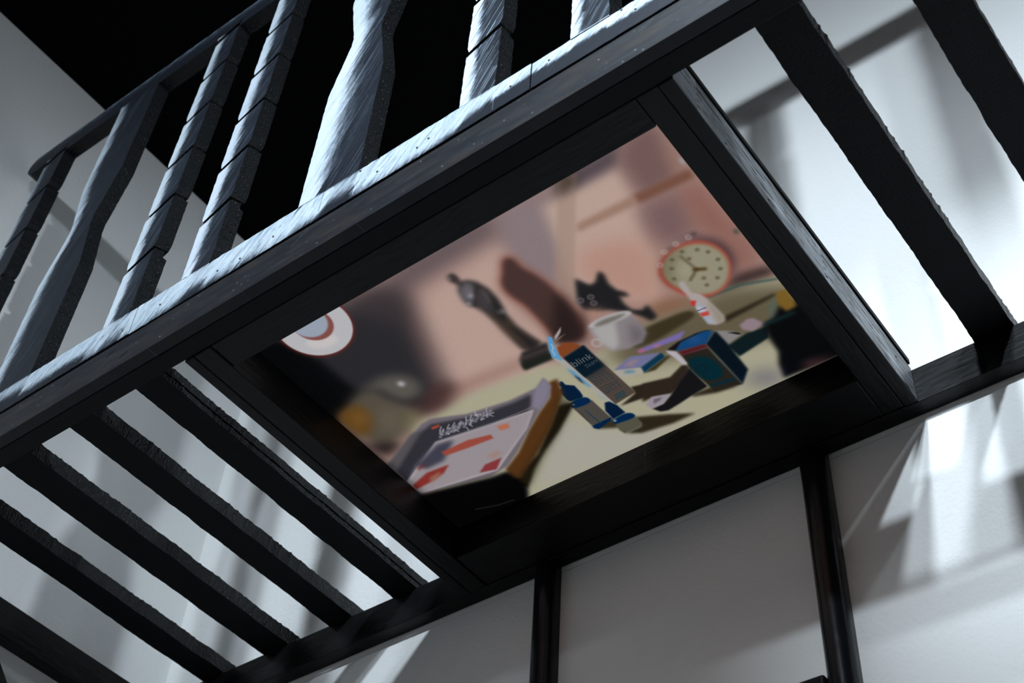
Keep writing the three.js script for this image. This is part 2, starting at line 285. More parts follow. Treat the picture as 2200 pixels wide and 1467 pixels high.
// rough foam slats: a bar along z with ragged long edges, made about its own middle
function slat(w, h, l, layered, s) {
  const bar = (y0, y1, shift) => {
    const g = new THREE.BoxGeometry(w, y1 - y0, l, 2, 1, 170), p = g.attributes.position;
    for (let i = 0; i < p.count; i++) {
      const x = p.getX(i), y = p.getY(i), z = p.getZ(i), q = nA(z * 22 + s * 9, s * 3.1 + (x > 0 ? 5 : 0)) - 0.5, e = nB(z * 150 + s * 31, (x > 0 ? 9 : 2) + (y > 0 ? 3 : 0)) - 0.5, end = Math.abs(z) > l / 2 - 0.001 ? 0 : 1, tear = y > 0 && nB(z * 220 + s * 57, x > 0 ? 3 : 71) > 0.9 ? 0.0016 * end : 0;
      p.setXYZ(i, x + Math.sign(x) * (Math.abs(x) > w / 2 - 1e-5 ? (q * 0.003 + e * 0.0012 + tear) : 0) + shift, y + (y0 + y1) / 2 + (y > 0 ? e * 0.0012 * end : 0), z);
    }
    g.computeVertexNormals(); return g;
  };
  const bars = layered ? [bar(0, h * 0.36, 0), bar(h * 0.45, h, 0.001), bar(h * 0.3, h * 0.5, -0.004)] : [bar(0, h, 0)], g = layered ? mergeGeometries(bars) : bars[0], groups = [];
  let start = 0; for (const b of bars) { for (const q of b.groups) groups.push([start + q.start, q.count, q.materialIndex < 2 ? 0 : 1]); start += b.index.count; }
  g.clearGroups(); for (const q of groups) g.addGroup(...q);
  return metreUV(g, 'z', s);
}
for (const [x0, x1, layered, s] of [[-1.310, -1.272, 0, 1], [-1.201, -1.157, 0, 2], [-1.088, -1.0505, 0, 3], [-0.984, -0.947, 1, 4], [-0.239, -0.199, 0, 5], [-0.124, -0.084, 0, 6], [-0.01, 0.03, 0, 7]]) {
  const g = slat((x1 - x0) * K, (SL1 - T1) * K, (1.0022 - 0.519) * K, layered, s), c = V((x0 + x1) / 2, T1, -(1.0022 + 0.519) / 2); g.translate(c.x, c.y, c.z);
  part('slat', g, [foam, foamMatte], deck, layered ? 'slat with a groove along its side' : undefined);
}

// ---------------------------------------------------------------- framed picture let into the floor
const frame = thing('framed_picture', 'large framed still life picture facing down from the balcony floor, with an alarm clock', 'picture', V(-0.58, 1.0, -0.75));
function frameBoard(x0, x1, y0, y1, z0, z1, along, label, m = wood) { return part('frame_board', board(x0, x1, y0, y1, z0, z1, along, 0.0022), m, frame, label); }
const FZ0 = -0.9832, FZ1 = -0.5388;
frameBoard(-0.3205, -0.3062, 1.0, 1.0472, FZ0, FZ1, 'z', 'frame board with a pale grained outer side', [paleSide, wood, wood, wood, wood, wood]);
frameBoard(-0.3425, -0.3211, 1.0012, 1.0472, FZ0, FZ1, 'z');
frameBoard(-0.8605, -0.838, 1.0, 1.047, FZ0, FZ1, 'z');
frameBoard(-0.8735, -0.8612, 1.0, 1.047, FZ0, FZ1, 'z');
frameBoard(-0.8375, -0.343, 1.0015, 1.047, -0.5725, FZ1, 'x');
frameBoard(-0.8375, -0.343, 1.0015, 1.047, FZ0, -0.927, 'x');
{ // knots on the outer board
  for (const [y, z] of [[1.035, -0.583], [1.0075, -0.6233], [1.0068, -0.80], [1.0075, -0.695], [1.03, -0.945]]) {
    const s = new THREE.SphereGeometry(0.0042, 12, 8), p = V(-0.3063, y, z); s.scale(0.12, 0.45, 1.2); s.rotateX(0.5); s.translate(p.x, p.y, p.z);
    part('knot', s, woodDull, frame.children[0]);
  }
}
part('back_panel', plainBox(-0.8735, -0.3062, 1.0535, 1.06, FZ0, FZ1), woodDull, frame);
// the picture itself: coordinates are thousandths of a layout unit from its upper left corner
const PW = 530, PH = 430, PS = 3.6, pic = document.createElement('canvas'); pic.width = PW * PS; pic.height = PH * PS;
{
  const c = pic.getContext('2d'); c.scale(PS, PS); c.lineCap = c.lineJoin = 'round';
  const soft = (b) => { c.filter = b ? `blur(${(b * (b > 4.5 ? 0.95 : 0.62) * PS).toFixed(1)}px)` : 'none'; };
  const P = (col, blur, smooth, alpha, pts) => {
    soft(blur); c.fillStyle = `rgba(${col},${alpha})`; c.beginPath();
    if (!smooth) pts.forEach(([x, y], i) => c[i ? 'lineTo' : 'moveTo'](x, y));
    else pts.forEach(([x, y], i) => { const [u, v] = pts[(i + 1) % pts.length], mx = (x + u) / 2, my = (y + v) / 2; if (!i) { const [a, b] = pts.at(-1); c.moveTo((a + x) / 2, (b + y) / 2); } c.quadraticCurveTo(x, y, mx, my); });
    c.closePath(); c.fill();
  };
  const K = (col, w, blur, alpha, pts) => { soft(blur); c.strokeStyle = `rgba(${col},${alpha})`; c.lineWidth = w; c.beginPath(); pts.forEach(([x, y], i) => c[i ? 'lineTo' : 'moveTo'](x, y)); c.stroke(); };
  const O = (col, r, blur, alpha, ring, [x, y]) => { soft(blur); c.beginPath(); c.arc(x, y, r * 0.62, 0, 7); if (ring) { c.strokeStyle = `rgba(${col},${alpha})`; c.lineWidth = ring * 0.9; c.stroke(); if (ring < 2) { c.fillStyle = `rgba(${col},${alpha * 0.4})`; c.fill(); } } else { c.fillStyle = `rgba(${col},${alpha})`; c.fill(); } };
  c.fillStyle = 'rgb(158,128,120)'; c.fillRect(0, 0, PW, PH);
  P('128,112,114',14,0,1,[[186,71],[300,66],[310,46],[439,42],[408,114],[282,117],[302,76]]);
  P('92,80,84',12,0,1,[[133,63],[183,66],[299,61],[311,35],[196,36]]);
  P('184,156,146',10,0,1,[[181,79],[297,70],[290,111],[268,112],[258,155],[270,197],[223,250],[115,220],[129,160]]);
  P('136,120,124',8,0,1,[[310,46],[356,48],[334,103],[304,150],[298,110],[295,87]]);
  P('186,160,148',6,0,1,[[351,58],[433,61],[425,108],[405,156],[402,176],[377,216],[316,163],[336,104]]);
  P('84,72,78',5,0,1,[[381,41],[451,41],[435,58],[390,58],[369,58]]);
  P('116,90,88',7,0,1,[[437,57],[454,39],[486,38],[483,63],[475,102],[434,102],[437,72]]);
  P('150,112,100',6,0,1,[[482,58],[483,75],[482,103],[472,101],[478,71]]);
  P('120,94,94',10,0,1,[[425,108],[468,113],[457,161],[436,168],[414,158],[417,133]]);
  P('140,96,86',10,0,1,[[464,114],[485,111],[488,212],[472,235],[456,226],[468,194],[456,164]]);
  P('180,140,126',12,0,1,[[351,119],[402,136],[407,168],[387,200],[388,224],[365,213],[350,187],[330,145]]);
  P('118,80,66',4,0,1,[[427,95],[485,99],[484,110],[426,106]]);
  P('150,118,102',4,0,0.85,[[366,93],[428,95],[426,106],[361,102]]);
  P('156,134,120',3,0,0.6,[[381,41],[399,45],[284,206],[268,195]]);
  P('70,58,50',5,0,0.9,[[382,40],[401,42],[391,56],[369,58]]);
  P('122,72,62',5,1,1,[[282,86],[291,86],[295,93],[294,106],[300,120],[304,142],[304,151],[305,179],[300,204],[288,217],[262,207],[265,189],[266,165],[265,147],[261,134],[259,120],[264,108],[271,101],[277,93]]);
  P('70,50,47',4,1,1,[[282,90],[289,89],[292,94],[291,106],[298,122],[302,142],[301,152],[302,178],[299,203],[288,215],[264,206],[268,191],[268,164],[268,146],[264,133],[262,120],[266,109],[273,103],[279,95]]);
  P('34,24,24',6,0,0.8,[[298,152],[304,152],[303,177],[299,203],[287,218],[264,208],[269,188]]);
  P('40,39,43',13,0,1,[[3,34],[108,41],[159,49],[178,71],[160,114],[146,152],[124,206],[94,209],[64,184],[6,156]]);
  P('62,52,56',12,0,0.8,[[116,46],[141,48],[188,61],[171,75],[146,100]]);
  P('96,66,66',10,0,0.6,[[176,78],[162,111],[148,149],[132,193],[124,193],[138,150],[154,110]]);
  P('7,8,10',5,0,1,[[-23,9],[31,39],[47,86],[51,149],[14,161],[-9,173],[-33,130]]);
  P('168,164,140',5,0,1,[[63,214],[82,213],[142,210],[230,222],[276,239],[346,233],[390,236],[447,238],[489,251],[492,384],[-3,396]]);
  P('98,89,69',10,0,1,[[295,244],[358,233],[440,238],[494,268],[490,330],[373,296],[304,273]]);
  P('168,164,154',10,0,1,[[117,369],[202,294],[247,349],[323,358],[260,384]]);
  P('128,92,68',7,0,0.9,[[348,228],[366,216],[388,217],[419,237],[391,235]]);
  P('50,36,36',5,0,1,[[445,233],[457,229],[489,237],[488,248],[454,241],[422,235]]);
  K('48,80,76',2,2,1,[[420,238],[454,242],[486,255]]);
  P('150,116,106',6,0,0.7,[[96,198],[133,190],[217,199],[241,215],[143,209],[89,214]]);
  P('44,28,30',9,0,0.9,[[76,192],[94,191],[124,198],[123,207],[90,209]]);
  P('66,44,42',8,0,1,[[81,201],[117,184],[140,183],[141,200],[105,206]]);
  P('50,43,42',4,0,1,[[228,74],[233,74],[234,80],[233,87],[240,89],[246,96],[250,109],[250,123],[248,135],[245,144],[244,163],[248,181],[252,196],[237,203],[229,192],[229,174],[229,150],[228,132],[227,122],[221,118],[220,109],[223,96],[228,89],[225,82],[224,77]]);
  P('44,39,38',3,0,1,[[227,195],[256,198],[249,216],[215,217],[218,203]]);
  P('28,32,26',3,0,1,[[217,207],[251,212],[248,221],[214,217]]);
  K('84,78,76',2,3,0.7,[[221,202],[253,206]]);
  P('118,118,126',5,1,1,[[226,94],[236,92],[241,99],[231,112],[223,116],[221,110]]);
  P('70,64,70',5,1,1,[[235,109],[243,111],[241,127],[231,137],[229,126]]);
  P('40,52,50',5,1,0.8,[[243,107],[246,117],[243,135],[238,139],[239,126]]);
  P('78,60,44',6,0,0.6,[[232,147],[240,154],[240,187],[230,185]]);
  O('150,150,158',5.6,2.5,0.7,0,[242,140]);
  O('150,150,158',4.8,2.5,0.7,0,[230,107]);
  O('150,150,158',3.2,2.5,0.7,0,[227,78]);
  O('150,150,158',4,2.5,0.7,0,[222,114]);
  P('96,92,98',3,0,0.7,[[233,92],[238,92],[239,96],[227,104],[224,102]]);
  P('30,27,28',3,0,0.7,[[242,98],[244,101],[228,118],[225,130],[225,119]]);
  P('88,80,82',3,0,0.6,[[243,104],[246,110],[242,124],[238,125],[240,113]]);
  P('26,26,26',3,0,0.6,[[246,117],[247,124],[244,138],[239,154],[236,144]]);
  P('100,78,58',4,0,0.5,[[229,132],[231,137],[231,171],[228,170]]);
  P('24,24,24',3,0,0.6,[[237,158],[240,165],[245,195],[238,194]]);
  P('60,52,50',2.5,0,0.9,[[228,75],[232,75],[233,79],[232,85],[227,82]]);
  P('30,30,32',3.5,0,1,[[327,146],[331,155],[334,161],[340,161],[351,151],[353,157],[350,170],[352,181],[357,187],[358,194],[353,192],[350,188],[348,199],[350,210],[358,216],[366,213],[366,223],[366,231],[358,233],[353,222],[345,210],[332,198],[321,193],[311,184],[312,172],[319,159]]);
  P('170,128,114',5,1,0.8,[[311,182],[328,193],[327,199],[315,201],[307,193]]);
  P('64,44,40',5,1,0.8,[[305,182],[312,182],[301,201],[293,201]]);
  O('120,112,122',5,1.2,0.75,1,[326,174]);
  O('120,112,122',5.5,1.2,0.75,1,[315,172]);
  O('120,112,122',5,1.2,0.75,1,[324,182]);
  P('58,38,46',5,1,1,[[431,164],[446,166],[458,175],[466,188],[467,204],[462,217],[452,229],[448,231],[457,209],[456,184],[443,170]]);
  P('168,62,58',3,1,1,[[398,182],[408,172],[421,168],[434,168],[446,171],[456,180],[462,196],[460,213],[452,227],[439,237],[424,239],[414,235],[403,224],[395,206],[394,192]]);
  P('150,80,58',3,1,1,[[401,184],[411,175],[425,170],[439,171],[450,176],[458,185],[462,200],[458,215],[451,227],[439,236],[425,238],[414,233],[402,216],[397,199]]);
  P('146,142,120',3,1,1,[[403,182],[413,174],[425,171],[438,172],[448,177],[456,186],[460,201],[457,215],[449,227],[438,235],[426,236],[415,231],[403,215],[398,197]]);
  P('92,86,60',8,1,0.9,[[403,182],[413,174],[425,171],[435,172],[422,179],[411,190],[404,210],[403,215],[398,197]]);
  P('158,155,132',7,1,1,[[418,185],[425,184],[427,201],[415,209],[409,205],[412,193]]);
  O('84,74,52',3.6,1.6,0.75,0,[442,182]);
  O('84,74,52',3.6,1.6,0.75,0,[449,190]);
  O('84,74,52',3.6,1.6,0.75,0,[452,203]);
  O('84,74,52',3.6,1.6,0.75,0,[448,214]);
  O('84,74,52',3.6,1.6,0.75,0,[440,222]);
  O('84,74,52',3.6,1.6,0.75,0,[427,224]);
  O('84,74,52',3.6,1.6,0.75,0,[430,187]);
  O('84,74,52',3.6,1.6,0.75,0,[429,215]);
  O('84,74,52',3.6,1.6,0.75,0,[416,179]);
  O('84,74,52',3.6,1.6,0.75,0,[410,188]);
  O('84,74,52',3.6,1.6,0.75,0,[405,200]);
  O('84,74,52',3.6,1.6,0.75,0,[429,176]);
  K('98,84,62',3,2,0.8,[[429,202],[425,180]]);
  K('84,70,46',3,2,0.8,[[429,202],[417,210]]);
  K('74,58,26',4,2,0.9,[[427,201],[436,206]]);
  O('176,158,152',4.5,1.2,0.7,1,[429,165]);
  O('176,158,152',4.5,1.2,0.7,1,[415,167]);
  O('176,158,152',4.5,1.2,0.7,1,[443,165]);
  O('176,158,152',4.5,1.2,0.7,1,[403,178]);
  P('60,50,54',3,1,0.7,[[418,165],[428,165],[425,167],[417,167]]);
  P('60,50,54',3,1,0.7,[[446,161],[453,163],[451,167],[446,166]]);
  P('70,78,66',2.5,1,1,[[483,179],[486,183],[484,188],[480,186]]);
  P('150,170,172',2.5,1,1,[[484,82],[486,91],[484,94],[482,88]]);
  P('58,50,32',3,1,1,[[343,237],[365,238],[391,240],[399,245],[397,252],[371,255],[342,258],[318,253]]);
  P('136,129,132',2.5,0,1,[[301,205],[318,202],[337,206],[347,210],[347,219],[346,243],[335,252],[319,251],[304,245],[300,229],[300,218]]);
  P('172,168,168',4,0,0.9,[[303,208],[328,213],[314,241],[305,245],[300,229]]);
  P('96,88,94',5,0,0.8,[[341,219],[345,243],[335,251],[323,249]]);
  P('176,172,172',2,1,1,[[301,206],[305,202],[319,201],[338,205],[348,210],[347,215],[331,215],[311,212]]);
  P('112,108,102',2.5,1,1,[[305,207],[317,204],[336,208],[345,211],[333,213],[313,211]]);
  O('168,166,164',8,1.6,1,2,[297,227]);
  P('118,104,164',2,0,1,[[325,258],[379,262],[369,269],[325,263]]);
  P('190,90,110',2,0,0.8,[[324,259],[333,260],[330,263],[324,262]]);
  P('200,120,120',2.5,0,0.8,[[341,262],[349,264],[346,266],[340,264]]);
  P('58,50,30',2,0,1,[[312,288],[344,281],[349,283],[325,291]]);
  P('110,112,152',2,0,1,[[289,268],[314,261],[343,274],[315,280]]);
  P('164,132,118',3,0,0.6,[[300,268],[312,266],[320,269],[309,274]]);
  P('10,52,78',1.6,0,1,[[314,280],[343,274],[343,281],[313,288]]);
  P('168,162,152',1.6,0,1,[[289,268],[315,280],[313,288],[298,284],[289,280]]);
  P('60,120,150',2.5,0,0.8,[[298,274],[307,279],[306,282],[297,278]]);
  P('42,34,26',2,0,1,[[291,297],[332,309],[350,301],[356,305],[325,326],[304,319],[267,314],[290,307]]);
  P('128,66,34',1.5,0,1,[[260,210],[269,208],[277,213],[282,222],[257,225],[256,219]]);
  P('78,66,60',1,0,1,[[257,225],[284,222],[291,306],[264,309]]);
  P('5,24,38',2,0,1,[[257,225],[284,222],[285,257],[259,260],[259,246]]);
  P('8,28,40',5,0,0.8,[[257,243],[284,247],[285,259],[259,260]]);
  P('166,162,158',1,0,1,[[248,218],[256,227],[264,309],[261,303],[257,286],[253,256],[251,235]]);
  P('70,140,182',2,0,0.8,[[251,238],[255,245],[258,275],[255,273],[252,254]]);
  P('30,40,60',1.5,0,0.8,[[252,250],[255,257],[254,268],[252,261]]);
  P('80,150,186',2.5,0,0.6,[[257,285],[260,298],[261,303],[257,292]]);
  P('90,152,198',1,0,1,[[261,192],[264,196],[259,207],[254,228],[248,218],[252,207]]);
  K('196,200,206',1,0.8,0.8,[[258,203],[257,208],[254,210],[252,218]]);
  P('166,156,158',1,0,1,[[267,196],[280,189],[275,195],[262,203]]);
  P('112,96,86',1,0,1,[[263,200],[279,199],[262,204]]);
  P('40,34,22',3,0,0.9,[[226,321],[249,322],[254,341],[244,338],[228,329]]);
  P('44,37,24',3,0,1,[[270,336],[302,352],[326,366],[299,366],[263,360],[249,351],[269,351]]);
  P('74,70,66',1,0,1,[[224,290],[247,290],[249,322],[226,322]]);
  P('2,34,70',1,0,1,[[226,322],[250,322],[247,326],[229,330],[225,326]]);
  P('2,36,74',1,1,1,[[226,282],[232,280],[244,282],[247,289],[243,293],[225,291],[223,287]]);
  P('3,28,56',1,0,1,[[232,250],[237,251],[237,257],[244,263],[244,273],[243,280],[241,282],[228,280],[226,277],[226,266],[225,262],[231,258]]);
  K('26,60,76',0.8,0.4,0.9,[[233,299],[233,304]]);
  K('26,60,76',0.8,0.4,0.9,[[233,301],[234,307]]);
  K('26,60,76',0.8,0.4,0.9,[[233,303],[234,309]]);
  K('26,60,76',0.8,0.4,0.9,[[234,306],[234,312]]);
  K('26,60,76',0.8,0.4,0.9,[[234,308],[234,314]]);
  K('26,60,76',0.8,0.4,0.9,[[234,311],[235,316]]);
  K('26,60,76',0.8,0.4,0.9,[[234,313],[235,319]]);
  K('26,60,76',0.8,0.4,0.9,[[235,315],[235,321]]);
  K('26,60,76',0.8,0.4,0.9,[[235,318],[235,324]]);
  K('60,54,48',0.8,0.4,0.5,[[227,294],[226,305]]);
  K('60,54,48',0.8,0.4,0.5,[[227,298],[226,308]]);
  K('60,54,48',0.8,0.4,0.5,[[227,301],[226,312]]);
  K('60,54,48',0.8,0.4,0.5,[[226,305],[226,315]]);
  K('60,54,48',0.8,0.4,0.5,[[226,309],[226,319]]);
  P('84,82,68',1.4,0,1,[[247,334],[271,336],[272,348],[267,351],[248,351],[246,344]]);
  P('2,36,74',1.2,1,1,[[246,328],[259,325],[270,327],[273,334],[269,337],[247,334]]);
  P('3,27,54',1.2,0,1,[[256,301],[261,302],[265,312],[265,315],[266,325],[264,325],[250,326],[250,318],[250,311]]);
  O('150,170,196',2.6,1.2,0.9,0,[227,285]);
  O('150,170,196',2.6,1.2,0.9,0,[250,329]);
  O('150,170,196',2,1.2,0.9,0,[226,263]);
  O('150,170,196',1.8,1.2,0.9,0,[233,251]);
  P('44,36,28',2.5,0,1,[[303,300],[332,308],[353,300],[355,310],[320,329],[302,322],[289,322]]);
  P('46,40,28',3,0,1,[[337,341],[358,342],[385,357],[360,353],[336,344]]);
  P('20,19,21',1.6,0,1,[[292,335],[306,336],[320,329],[337,318],[355,308],[357,340],[337,342],[320,345],[305,347],[297,344]]);
  P('150,142,152',1.4,0,1,[[290,327],[301,321],[321,328],[305,336],[292,336]]);
  P('92,84,90',1.5,0,0.8,[[301,325],[310,327],[305,330],[297,331]]);
  P('132,128,128',1.5,0,1,[[402,278],[413,286],[424,297],[404,301],[402,288]]);
  P('20,18,20',1.2,0,1,[[411,287],[419,292],[423,297],[419,296]]);
  P('18,18,22',1.5,0,1,[[350,274],[364,271],[385,271],[394,273],[401,276],[367,274],[357,280]]);
  P('12,27,31',2,0,1,[[402,303],[426,299],[448,302],[442,316],[405,322]]);
  P('142,124,132',2,0,1,[[426,286],[436,283],[442,285],[448,298],[433,300],[426,293]]);
  P('38,34,28',1.6,0,1,[[358,288],[385,294],[388,357],[359,350],[355,308]]);
  P('6,18,28',2,0,1,[[386,289],[403,279],[404,301],[403,342],[388,357],[387,323]]);
  P('4,40,50',3,1,1,[[359,296],[370,298],[380,306],[383,322],[381,332],[373,338],[363,335],[357,325],[356,311]]);
  O('14,30,38',9,1.5,0.9,2,[365,315]);
  P('0,44,62',2,0,0.8,[[359,339],[385,344],[385,348],[361,343]]);
  P('16,66,118',2,0,1,[[356,280],[367,273],[393,273],[401,278],[386,289],[358,282]]);
  P('120,140,168',5,1,0.7,[[374,275],[386,276],[385,279],[375,278]]);
  P('82,28,36',1.8,0,1,[[357,282],[385,288],[386,294],[358,289]]);
  P('178,172,182',1.4,0,1,[[348,274],[356,281],[357,302],[352,300],[350,286],[348,279]]);
  P('40,34,22',3,0,1,[[420,268],[475,269],[476,272],[417,275]]);
  P('168,158,156',2,0,1,[[406,206],[411,207],[410,223],[416,230],[418,239],[420,267],[417,273],[408,273],[402,268],[402,254],[404,227],[404,213]]);
  P('142,134,120',3,0,0.8,[[417,240],[420,267],[417,273],[410,273],[414,249]]);
  P('150,170,196',2,0,0.7,[[409,238],[407,270],[402,267],[404,239]]);
  P('190,186,190',1.5,0,1,[[404,242],[409,248],[408,252],[402,249]]);
  P('188,52,50',1.5,0,1,[[403,232],[408,235],[403,241],[401,238]]);
  P('190,66,56',1.5,0,1,[[402,251],[411,253],[409,258],[402,256]]);
  K('56,56,110',1.2,0.8,0.9,[[402,247],[411,248]]);
  P('86,96,86',3,0,0.9,[[461,281],[472,273],[476,279],[464,294],[452,303]]);
  P('8,9,11',4,0,1,[[446,298],[459,296],[475,282],[526,317],[495,378],[427,373],[432,353],[440,338],[442,315]]);
  P('16,40,42',3,0,1,[[447,297],[479,299],[479,303],[446,301]]);
  P('120,92,36',3,0,1,[[477,269],[487,271],[485,295],[473,296],[470,283]]);
  P('26,30,84',12,0,0.8,[[397,350],[422,360],[432,371],[418,372],[394,359]]);
  P('92,56,62',5,0,0.8,[[448,371],[457,364],[469,369],[483,372],[466,376]]);
  P('84,77,66',7,1,1,[[33,147],[55,147],[70,151],[73,174],[80,189],[77,208],[49,224],[23,226],[11,213],[6,199]]);
  P('100,92,78',8,1,0.8,[[49,174],[72,189],[52,213],[30,209]]);
  P('110,108,70',8,1,0.8,[[79,194],[91,205],[60,218],[48,218]]);
  P('88,85,79',6,1,1,[[54,146],[79,141],[97,145],[110,155],[114,169],[109,181],[94,186],[82,184],[74,172],[72,158],[66,149]]);
  K('34,32,34',4,5,0.8,[[70,154],[73,169],[83,186],[100,190]]);
  O('190,186,196',6,3.5,0.95,0,[96,161]);
  P('96,64,24',6,1,1,[[9,158],[28,155],[41,162],[40,178],[26,196],[9,201],[5,182],[4,165]]);
  P('126,96,52',8,1,0.8,[[28,165],[38,167],[31,183],[15,189],[15,175]]);
  P('20,16,16',6,0,0.8,[[6,209],[33,222],[38,231],[13,239],[7,227]]);
  P('12,9,6',3,0,1,[[152,326],[213,278],[230,282],[226,286],[193,308],[162,325],[135,342],[111,363],[93,346]]);
  P('82,50,22',3,0,1,[[224,245],[235,245],[228,266],[193,297],[151,325],[115,347],[104,341],[109,325],[136,312],[166,290],[192,274],[213,263]]);
  P('34,28,14',5,0,0.95,[[228,266],[223,284],[189,309],[151,332],[111,362],[108,348],[151,325],[193,297]]);
  P('110,102,110',2,0,1,[[4,248],[75,219],[89,218],[126,234],[174,243],[210,244],[224,236],[224,250],[212,263],[191,274],[166,290],[138,309],[114,322],[89,326],[36,313],[4,306],[4,281],[3,257]]);
  P('84,80,84',3,0,1,[[4,248],[56,225],[75,226],[6,262]]);
  P('42,42,50',3,0,0.92,[[6,261],[66,229],[84,225],[134,242],[177,248],[199,248],[192,260],[180,267],[73,249],[29,266],[4,282]]);
  P('128,124,142',3,0,0.9,[[207,245],[224,237],[223,250],[211,262],[192,272],[190,262]]);
  P('168,160,164',1.5,0,1,[[4,281],[71,249],[189,268],[166,287],[100,322],[6,306]]);
  P('150,142,147',2,0,1,[[8,282],[70,251],[185,269],[165,286],[100,319],[8,304]]);
  P('58,58,74',4,0,0.95,[[28,266],[70,253],[90,257],[60,277],[36,277]]);
  P('152,72,60',1.5,0,1,[[66,265],[102,266],[128,273],[127,279],[96,276],[67,272]]);
  P('132,48,42',2,0,1,[[6,289],[32,282],[61,285],[47,293],[28,296],[5,297]]);
  P('150,110,92',3,0,0.9,[[30,290],[47,288],[41,294],[25,298]]);
  P('120,44,40',2.5,0,0.9,[[29,270],[44,270],[33,273],[26,274]]);
  P('176,108,84',1.5,0,1,[[141,266],[154,269],[151,276],[140,274]]);
  P('132,54,58',1.5,0,1,[[81,314],[94,307],[116,308],[100,320]]);
  P('158,128,118',3,0,0.8,[[103,297],[118,296],[122,303],[107,306]]);
  P('172,70,50',1.5,0,1,[[81,229],[92,230],[89,233],[80,232]]);
  K('164,162,172',1.5,0.6,0.75,[[86,238],[91,234]]);
  K('164,162,172',1.5,0.6,0.75,[[83,241],[85,245]]);
  K('164,162,172',1.5,0.6,0.75,[[87,241],[91,238]]);
  K('164,162,172',1.5,0.6,0.75,[[86,238],[84,241]]);
  K('150,148,158',3.4,1.2,0.6,[[80,246],[89,240]]);
  K('164,162,172',1.5,0.6,0.75,[[90,247],[97,245]]);
  K('164,162,172',1.5,0.6,0.75,[[90,244],[91,248]]);
  K('164,162,172',1.5,0.6,0.75,[[96,240],[98,242]]);
  K('164,162,172',1.5,0.6,0.75,[[94,240],[100,236]]);
  K('150,148,158',3.4,1.2,0.6,[[88,246],[97,241]]);
  K('164,162,172',1.5,0.6,0.75,[[98,248],[102,246]]);
  K('164,162,172',1.5,0.6,0.75,[[100,245],[102,250]]);
  K('164,162,172',1.5,0.6,0.75,[[100,243],[103,242]]);
  K('164,162,172',1.5,0.6,0.75,[[100,241],[107,237]]);
  K('150,148,158',3.4,1.2,0.6,[[96,247],[105,241]]);
  K('164,162,172',1.5,0.6,0.75,[[105,244],[106,244]]);
  K('164,162,172',1.5,0.6,0.75,[[108,243],[115,241]]);
  K('164,162,172',1.5,0.6,0.75,[[109,241],[114,239]]);
  K('164,162,172',1.5,0.6,0.75,[[105,246],[106,246]]);
  K('150,148,158',3.4,1.2,0.6,[[103,247],[112,242]]);
  K('164,162,172',1.5,0.6,0.75,[[119,242],[122,237]]);
  K('164,162,172',1.5,0.6,0.75,[[115,246],[117,244]]);
  K('164,162,172',1.5,0.6,0.75,[[114,243],[113,244]]);
  K('164,162,172',1.5,0.6,0.75,[[113,250],[112,255]]);
  K('150,148,158',3.4,1.2,0.6,[[111,248],[120,242]]);
  K('164,162,172',1.5,0.6,0.75,[[122,242],[125,246]]);
  K('164,162,172',1.5,0.6,0.75,[[119,249],[119,252]]);
  K('164,162,172',1.5,0.6,0.75,[[124,242],[129,238]]);
  K('164,162,172',1.5,0.6,0.75,[[118,249],[124,244]]);
  K('150,148,158',3.4,1.2,0.6,[[119,248],[127,243]]);
  K('164,162,172',1.5,0.6,0.75,[[131,241],[135,240]]);
  K('164,162,172',1.5,0.6,0.75,[[132,241],[137,242]]);
  K('164,162,172',1.5,0.6,0.75,[[132,241],[135,236]]);
  K('164,162,172',1.5,0.6,0.75,[[133,243],[133,241]]);
  K('150,148,158',3.4,1.2,0.6,[[126,248],[135,243]]);
  K('164,162,172',1.5,0.6,0.75,[[133,250],[133,249]]);
  K('164,162,172',1.5,0.6,0.75,[[139,246],[144,247]]);
  K('164,162,172',1.5,0.6,0.75,[[137,244],[138,242]]);
  K('164,162,172',1.5,0.6,0.75,[[134,249],[137,250]]);
  K('150,148,158',3.4,1.2,0.6,[[134,249],[142,243]]);
  K('164,162,172',1.5,0.6,0.75,[[145,243],[148,239]]);
  K('164,162,172',1.5,0.6,0.75,[[141,249],[145,244]]);
  K('164,162,172',1.5,0.6,0.75,[[146,248],[151,248]]);
  K('164,162,172',1.5,0.6,0.75,[[145,249],[147,252]]);
  K('150,148,158',3.4,1.2,0.6,[[141,249],[150,244]]);
  K('120,112,118',1,0.6,0.8,[[73,249],[134,260],[190,264]]);
  P('4,4,5',4,0,1,[[2,306],[36,314],[88,327],[108,329],[111,363],[101,378],[42,438],[-67,367],[-20,292]]);
  K('70,58,54',1.2,1,0.6,[[40,360],[65,368],[86,371]]);
  P('6,6,8',6,0,1,[[0,49],[5,307],[2,390],[-26,322],[-34,189],[-30,81]]);

  // bright lamp at the upper left, ringed with red
  soft(3); c.fillStyle = 'rgba(110,36,28,0.8)'; c.beginPath(); c.ellipse(73.8, 49.6, 39.7 + 1.6, 39.7 + 2.2, 0, 0, 7); c.fill();
  soft(0.9); c.fillStyle = 'rgb(182,182,186)'; c.beginPath(); c.ellipse(73.8, 49.6, 39.7, 39.7, 0, 0, 7); c.fill();
  soft(3); c.fillStyle = 'rgb(198,192,192)'; c.beginPath(); c.ellipse(73.8 - 6, 49.6 + 20, 17, 9, 0.3, 0, 7); c.fill();
  soft(1.2); c.fillStyle = 'rgb(128,74,70)'; c.beginPath(); c.arc(73.8 + 1, 49.6 - 2, 21, 0, 7); c.fill();
  soft(1.5); c.fillStyle = 'rgb(150,160,176)'; c.beginPath(); c.arc(73.8 - 1, 49.6 - 7, 20, 0, 7); c.fill();
